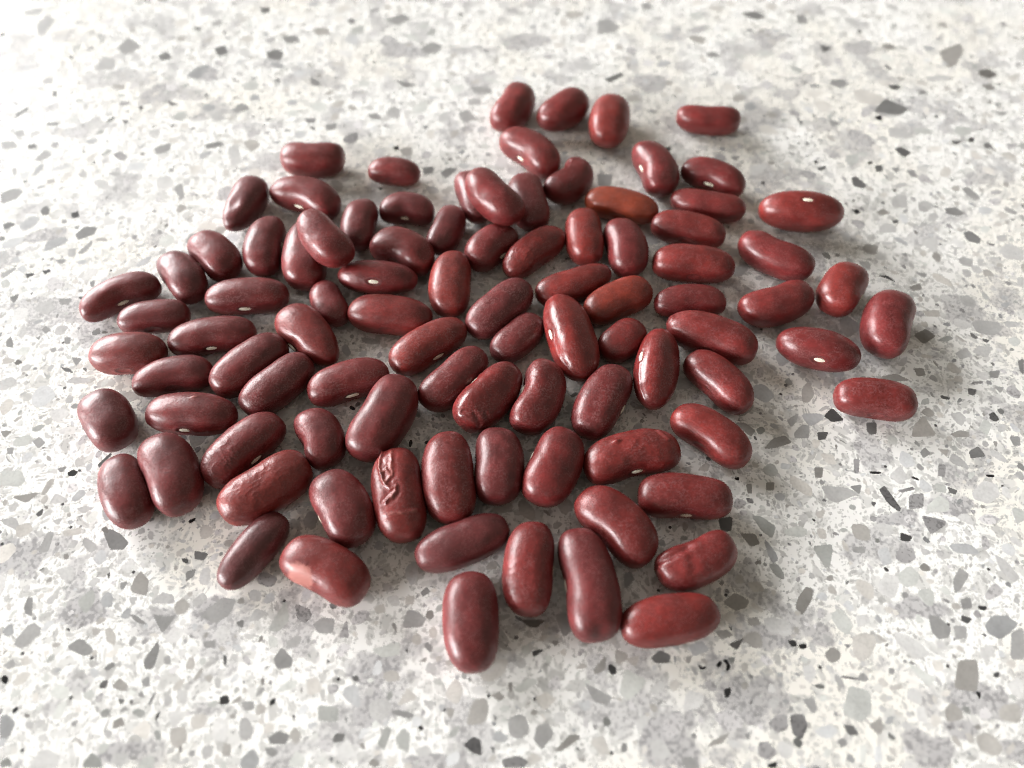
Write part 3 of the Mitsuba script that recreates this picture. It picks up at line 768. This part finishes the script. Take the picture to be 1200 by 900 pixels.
    (57, -32.56, -32.16, 2.110, 8.11, 5.29, 0, 0, 0.00, 2.6, 0, 0.1, 1, 0.30, dict(),
     'smooth dark oval bean immediately left of the bean with peeling skin'),
    (58, -26.65, -11.88, 1.178, 10.25, 5.59, 0, 0, 0.00, 2.7, -0, 0.12, 0, 0.32, dict(),
     'large slanting mauve-tinged bean directly behind the bean with peeling skin'),
    (59, -39.37, -16.20, 2.062, 6.88, 4.61, 0, 0, 0.00, 2.6, 0, 0.17, 0, 0.30, dict(),
     'small hollow-sided shiny bean left of the large mauve-tinged bean behind the peeling one'),
    (60, -35.24, -2.21, -2.785, 8.89, 4.41, 0, 0, 0.00, 2.6, 0, 0.12, 1, 0.44, dict(dust=1),
     'dark freckled bean with white eye at its near edge, behind the hollow-sided shiny bean'),
    (61, -45.40, 10.08, 2.337, 9.55, 4.90, 0, 0, 0.00, 2.3, 0.24, 0.03, 1, 0.60, dict(),
     'triangular bean with a white eye in its hollow left side, left half of the pile'),
    (62, -50.32, -2.97, 0.834, 8.97, 4.57, 0, 0, 0.00, 2.6, 0, 0.06, 0, 0.34, dict(dust=1),
     'dusty slanting bean, nearer one of the parallel pair in front of the triangular bean'),
    (63, -57.30, 2.18, -2.333, 9.30, 4.77, 0, 0, 0.00, 2.7, 0, 0.04, 0, 0.42, dict(),
     'smooth slanting bean, farther one of the parallel pair left of the triangular bean'),
    (64, -66.77, -10.62, 3.082, 9.38, 4.62, 8, 0, 0.00, 2.5, 0, 0.06, 1, 0.46, dict(seam=1, nick=1),
     'crosswise bean with a pale nick on its back and white eye at its near edge'),
    (65, -54.48, -18.85, -2.266, 9.47, 4.76, 0, 0, 0.00, 2.7, 0, 0.12, 1, 0.44, dict(wr=1),
     'rough-skinned slanting bean with a long pale eye, behind the shiny wrinkled bright red bean'),
    (66, -48.25, -27.90, 0.650, 9.48, 5.09, 0, 0, 0.00, 2.8, 0.05, 0.06, 0, 0.72, dict(wr=2),
     'shiny wrinkled bright red slanting bean at the near left of the pile'),
    (67, -48.55, -40.29, -2.133, 8.30, 3.79, 0, 0, 0.00, 2.5, -0.05, 0.03, 0, 0.14, dict(),
     'narrow greyish mauve bean lying in front of the shiny wrinkled bright red bean'),
    (68, -34.19, -44.46, 2.662, 8.73, 4.93, 0, 0, 0.00, 2.8, 0, 0.12, 0, 0.58, dict(pale=1),
     'plump bean with a large pale pink patch on its left end'),
    (69, -67.38, -24.81, 2.089, 9.15, 5.33, 0, 0, 0.00, 2.7, 0.05, 0.12, 1, 0.36, dict(),
     'broad upright bean with mauve far end, right one of the upright pair at near left'),
    (70, -75.62, -28.26, -1.063, 8.24, 4.57, 0, 0, 0.00, 2.5, 0, 0.06, 0, 0.30, dict(),
     'left one of the upright pair at near left, leaning on the broader bean'),
    (71, -83.71, -12.13, 2.214, 7.17, 5.04, 0, 0, 0.00, 2.7, 0, 0.05, 0, 0.24, dict(),
     'broad dull mauve bean at the outer left, directly behind the upright pair'),
    (72, -73.28, -0.72, -2.902, 8.48, 4.17, 0, 0, 0.00, 2.6, -0.05, 0.22, 0, 0.30, dict(),
     'crosswise bean with a hollowed near edge, just behind the bean with the pale nick'),
    (73, -67.25, 10.28, -2.965, 9.64, 4.36, 4, 0, 0.00, 2.6, 0, 0.14, 1, 0.44, dict(),
     'smooth crosswise bean with white eye under its near edge, just behind the hollow-edged crosswise bean'),
    (74, -84.45, 5.16, -3.090, 8.12, 4.72, 0, 0, 0.00, 2.5, 0, 0.04, 0, 0.60, dict(),
     'lighter red bean with an angular near edge at the outer left of the pile'),
    (75, -81.91, 16.07, -2.989, 7.86, 3.95, 0, 0, 0.00, 2.8, 0, 0.08, 0, 0.34, dict(),
     'blunt crosswise bean just behind the lighter red angular bean at the outer left'),
    (76, -91.57, 22.36, -2.550, 9.20, 4.21, 0, 0, 0.00, 2.7, -0.05, 0.32, 1, 0.38, dict(),
     'long curved bean arching over a pale eye, backmost of the outer left beans'),
    (77, -61.72, 22.04, -3.072, 9.55, 4.41, 2, 0, 0.00, 2.6, 0, 0.1, 1, 0.44, dict(dust=1),
     'dusty freckled crosswise bean with white eye under its near edge, before the slanting back-left pair'),
    (78, -78.12, 27.97, 2.230, 8.04, 4.62, 0, 0, 0.00, 2.6, 0, 0.1, 0, 0.25, dict(),
     'oval bean with grey bloom, left one of the slanting pair at back left'),
    (79, -71.79, 34.56, 2.341, 7.90, 4.94, 0, 0, 0.00, 2.6, 0, 0.1, 1, 0.40, dict(),
     'oval bean with red near end, right one of the slanting pair at back left'),
    (80, -9.24, -38.97, 0.399, 9.32, 4.34, 0, 0, 0.00, 2.4, 0, 0.04, 0, 0.20, dict(),
     'narrow grey-mauve slanting bean in front of the broad freckled upright bean'),
    (81, -7.17, -53.91, -1.500, 8.82, 5.01, 0, 0, 0.00, 2.6, -0.05, 0.04, 0, 0.30, dict(),
     'nearest bean of all, upright with faint stripes, alone at the very front'),
    (82, 3.20, -44.06, -1.659, 8.83, 4.77, 0, 0, 0.00, 2.7, 0, 0.08, 1, 0.50, dict(wr=1),
     'upright bean with a patch of fine wrinkles near its far end, in the front row'),
    (83, 13.88, -46.98, 1.723, 10.43, 5.08, 0, 0, 0.00, 3, -0.05, 0.14, 1, 0.26, dict(),
     'long mauve upright bean with a blunt near end, in the front row'),
    (84, 19.91, -35.61, 2.301, 9.14, 5.16, 0, 0, 0.00, 2.6, 0, 0.16, 0, 0.50, dict(),
     'large smooth slanting bean behind the deeply dented bean, with a bright streak on its left'),
    (85, 34.35, -42.50, 0.425, 8.01, 4.37, 0, 0, 0.00, 2.9, 0, 0.16, 0, 0.56, dict(dent=2),
     'bean with deep dent in its left end, behind the smooth crosswise front bean'),
    (86, 27.95, -53.53, -2.964, 8.92, 4.37, 0, 0, 0.00, 2.6, 0, 0.02, 0, 0.60, dict(),
     "smooth broad crosswise bean at near right, nearest of the pile's right half"),
    (87, 76.94, -6.62, 2.990, 8.32, 4.35, 0, 0, 0.00, 2.9, -0.05, 0.06, 0, 0.56, dict(dust=1),
     'blunt reddish crosswise bean lying alone, nearest of the stray beans on the right'),
    (88, 67.61, 6.23, 2.861, 9.10, 4.82, 22, 0, 0.00, 2.2, 0, 0, 1, 0.46, dict(dust=1),
     'spindle-shaped dusty bean with bright white eye facing front, among stray beans on the right'),
    (89, 84.83, 13.11, -1.994, 8.80, 5.46, 0, 0, 0.00, 2.7, -0.05, 0.12, 0, 0.40, dict(),
     'big dull upright bean, rightmost standing one of the stray beans on the right'),
    (90, 77.22, 23.78, -2.182, 7.49, 5.03, 0, 0, 0.00, 2.6, 0, 0.08, 1, 0.64, dict(),
     'egg-shaped bean with a bright orange-red near end, among the stray beans on the right'),
    (91, 61.23, 19.70, 0.350, 9.19, 4.74, 0, 0, 0.00, 2.7, 0, 0.2, 0, 0.56, dict(),
     'hollow-backed red bean touching the left side of the egg-shaped stray bean'),
    (92, 63.82, 34.88, -0.601, 9.54, 4.69, 0, 0, 0.00, 2.6, 0, 0.18, 0, 0.44, dict(),
     'flat pinkish bean with notched far edge, just in front of the bright red eye-up bean'),
    (93, 72.67, 48.94, -0.114, 10.40, 5.34, 106, 0, 0.00, 2.2, 0, 0, 1, 0.68, dict(),
     'bright red bean with its white eye turned to the top, alone on the right'),
]
THICK = 0.88
SPHERE = {n: cube_sphere(n) for n in (12, 30, 64)}
PEEL = [([(-.95, -.37), (-.64, -.53), (-.37, -.56), (-.1, -.45), (.07, -.25), (.07, 0), (.2, -.14), (.34, -.45)], .27),
        ([(-.33, -.55), (-.36, -.3), (-.22, -.2), (-.08, -.38)], .18), ([(.55, -.5), (.62, .1), (.58, .6)], .14), ([(-.8, -.05), (-.5, -.1), (-.2, -.12)], .12)]
DENTS = {1: [((-.35, .15, .9), .7, 2.0)], 16: [((-.62, -.45, .5), .8, 1.1)], 21: [((.1, .75, .6), 1.0, 1.4)],
         10: [((-.78, .1, .6), .45, 1.2), ((-.2, .6, .7), .25, 1.4)], 92: [((-.1, .8, .5), .7, 1.8)], 5: [((0, -.75, .6), .25, 1.6)],
         83: [((-.88, .0, .5), .7, 1.6)], 17: [((0, -.7, .65), .25, 1.5)], 59: [((0, .9, .3), .4, 1.4)], 61: [((-.1, .9, .4), .4, 1.8)]}

GROOVES = {85: [([(-.95, .5), (-.6, .42), (-.2, .5)], .36, .14), ([(-.2, .5), (-.25, .0), (-.32, -.5)], .15, .12)],
           46: [([(-.8, -.5), (-.72, .1), (-.85, .4)], .17, .05), ([(-.6, -.75), (-.55, -.3)], .12, .04)], 21: [([(-.5, .5), (.0, .25), (.35, .45)], .35, .06)],}


def segment_distance(p, poly):
    best = np.full(len(p), 9e9)
    for a, b in zip(poly[:-1], poly[1:]):
        a, b = np.array(a), np.array(b)
        t = np.clip((p - a) @ (b - a) / ((b - a) @ (b - a)), 0, 1)[:, None]
        best = np.minimum(best, np.linalg.norm(p - a - t * (b - a), axis=1))
    return best


def ridged(q, seed):
    return 1 - np.abs(2 * meshkit.noise(q, seed) - 1)


def make_bean(i, a, b, n, t, k, feat):
    """The bean lying on its side in its own frame (x long, eye towards +y): vertices, triangles and the skin mask."""
    D, F = SPHERE[64 if i in GROOVES or feat.get("wr") or feat.get("peel") or feat.get("nick") else 30]
    c = b * THICK
    v = bean_shape(D, a, b, c, n, t, k)
    nrm = trimesh.Trimesh(v, F, process=False).vertex_normals
    mm = v * 1000
    h = 0.34 * (meshkit.fbm(mm / 5.0 + i * 7.3, 2, i) - 0.5) + 0.10 * (meshkit.fbm(mm / 1.7 + i * 3.1, 2, i + 5) - 0.5)
    mask = np.full(len(v), 0.5)
    u = np.stack([mm[:, 0] / (a * 1000), mm[:, 1] / (b * 1000), mm[:, 2] / (c * 1000)], 1)
    if feat.get("wr"):
        s = feat["wr"]
        where = np.exp(-((u[:, 0] - (0.45 if s == 1 else -0.1)) / (0.45 if s == 1 else 0.8)) ** 2)
        stretch = mm * ([1.5, 0.6, 0.6] if i in (47, 65, 82) else [0.9, 1.2, 1.2])
        h += where * ((0.085 if s == 1 else 0.055) * (ridged(stretch + i, i) ** 3 - 0.3) + (0.0 if s == 1 else 0.16) * (meshkit.noise(mm * 0.75 + i, i + 2) - 0.5))
        if i == 51:
            h += 0.5 * np.exp(-((u[:, 0] - 0.28) ** 2 / 0.006 + (u[:, 1] + 0.35) ** 2 / 0.01)) * (u[:, 2] > 0)
            h += 0.4 * np.exp(-(segment_distance(u[:, :2], [(-.75, .05), (-.62, -.45)]) / 0.05) ** 2) * (u[:, 2] > 0)
    if feat.get("peel"):
        for poly, amp in PEEL:
            d = segment_distance(u[:, :2] * [1, b / a] + 0.05 * (np.stack([meshkit.noise(mm * 1.1, 1), meshkit.noise(mm * 1.1, 2)], 1) - 0.5), [(x, y * b / a) for x, y in poly])
            amp = amp * (0.5 + meshkit.noise(mm * 0.9, 6))
            h += amp * np.exp(-(d / 0.026) ** 2) * (u[:, 2] > 0) - 0.4 * amp * np.exp(-((d - 0.08) / 0.04) ** 2) * (u[:, 2] > 0)
            mask += 0.42 * (meshkit.noise(mm * 1.4, 4) - 0.15) * np.exp(-(d / 0.035) ** 2) * (u[:, 2] > 0)
    for (dx, dy, dz), depth, rad in DENTS.get(i, ()):
        c0 = np.array([dx * a, dy * b, dz * c]) * 1000
        h -= depth * np.exp(-(np.linalg.norm(mm - c0, axis=1) / rad) ** 2)
    for poly, depth, wide in GROOVES.get(i, ()):
        d = segment_distance(u[:, :2], poly)
        h -= (depth * np.exp(-(d / wide) ** 2) - 0.25 * depth * np.exp(-((d - 2 * wide) / wide) ** 2)) * (u[:, 2] > 0)
    if feat.get("seam"):
        g = np.exp(-((u[:, 2]) / 0.10) ** 2) * (u[:, 1] > 0)
        h += 0.16 * g * (0.6 + 0.8 * meshkit.noise(mm * 1.3, 3))
    if feat.get("nick"):
        q = u[:, :2] - [-0.12, -0.30]
        d = np.hypot((q[:, 0] * a / b + q[:, 1] * 0.6) * 0.55, q[:, 1] * 1.3 - q[:, 0] * 0.8)
        mask += 0.42 * np.exp(-(d / 0.085) ** 2) * (u[:, 2] > 0)
        h += 0.14 * np.exp(-(d / 0.09) ** 2) * (u[:, 2] > 0)
    if feat.get("tip"):
        d = np.linalg.norm(u - [0.93, 0.1, 0.3], axis=1)
        h += 0.3 * np.exp(-((d - 0.22) / 0.07) ** 2) - 0.3 * np.exp(-(d / 0.13) ** 2)
    if feat.get("pale"):
        d = np.sqrt(((u[:, 0] - PALE[0]) / 0.33) ** 2 + ((u[:, 1] - PALE[1]) / 0.42) ** 2) + 0.5 * (meshkit.fbm(mm / 1.3, 3, 8) - 0.5)
        mask += 0.5 * np.clip((1.05 - d) / 0.4, 0, 1) * (u[:, 2] > -0.3)
    # the eye sits in a shallow dark-rimmed hollow in the middle of the +y side
    eye = v[np.argmax(v[:, 1] - 50 * v[:, 0] ** 2 / a - 50 * v[:, 2] ** 2 / c)]
    e = (v - eye) * 1000
    rr = np.sqrt((e[:, 0] / 1.75) ** 2 + (e[:, 2] / 0.85) ** 2 + (e[:, 1] / 1.5) ** 2)
    h += -0.18 * np.exp(-(rr / 0.8) ** 2) + 0.12 * np.exp(-((rr - 1.15) / 0.25) ** 2)
    mask -= (0.40 if feat.get("ring") else 0.30) * np.exp(-((rr - 1.0) / 0.22) ** 2)
    v = v + nrm * (h / 1000)[:, None]
    return v, F, np.clip(mask, 0.02, 0.98), eye


PALE = (0.28, 0.72)


def make_eye(eye, i):
    """The white hilum: a slim lens with a groove along it."""
    D, F = SPHERE[12]
    x, y, z = D.T
    s = 0.9 + 0.25 * (math.sin(i * 12.9) * 0.5 + 0.5)
    y = np.where(y > 0, y * (1 - 0.55 * np.exp(-(z / 0.28) ** 2) * (np.abs(x) < 0.85)), y)
    v = np.c_[x * 1.28 * s, y * 0.24, z * 0.46] + 0.05 * (meshkit.noise(D * 4 + i, i)[:, None] - 0.5)
    return v / 1000 + eye + [0, -0.00004, 0], F


GROUP = "dark red kidney beans scattered on the countertop"
for number, (i, x, y, yaw, a, b, roll, pit, z, n, t, k, hil, hue, feat, label) in enumerate(BEANS):
    key = "kidney_bean" + ("" if number == 0 else "_%03d" % number)
    body = key + "__seed_coat" if hil else key
    v, F, mask, eye = make_bean(i, a / 1000, b / 1000, n, t, k, feat)
    w = pose(v, roll, pit, yaw)
    shift = np.array([x / 1000, y / 1000, z / 1000 - w[:, 2].min() + 2e-5])
    dust = 0.9 if feat.get("dust") else 0.32 + 0.42 * ((i * 37) % 11) / 11
    packed = (math.floor(hue * 15 + 0.5) + 0.1 + 0.8 * dust) / 16
    scene[body] = mikit.ply((w + shift, F), "bean_skin_glossy" if feat.get("gloss") else "bean_skin", smooth=True, uv=np.c_[np.full(len(w), packed), mask])
    labels[key] = {"label": label, "category": "bean", "group": GROUP}
    if hil:
        ev, eF = make_eye(eye, i)
        scene[key + "__hilum"] = mikit.ply((pose(ev, roll, pit, yaw) + shift, eF), "hilum_skin", smooth=True)
        labels[key + "__hilum"] = {"label": "white eye of the bean"}
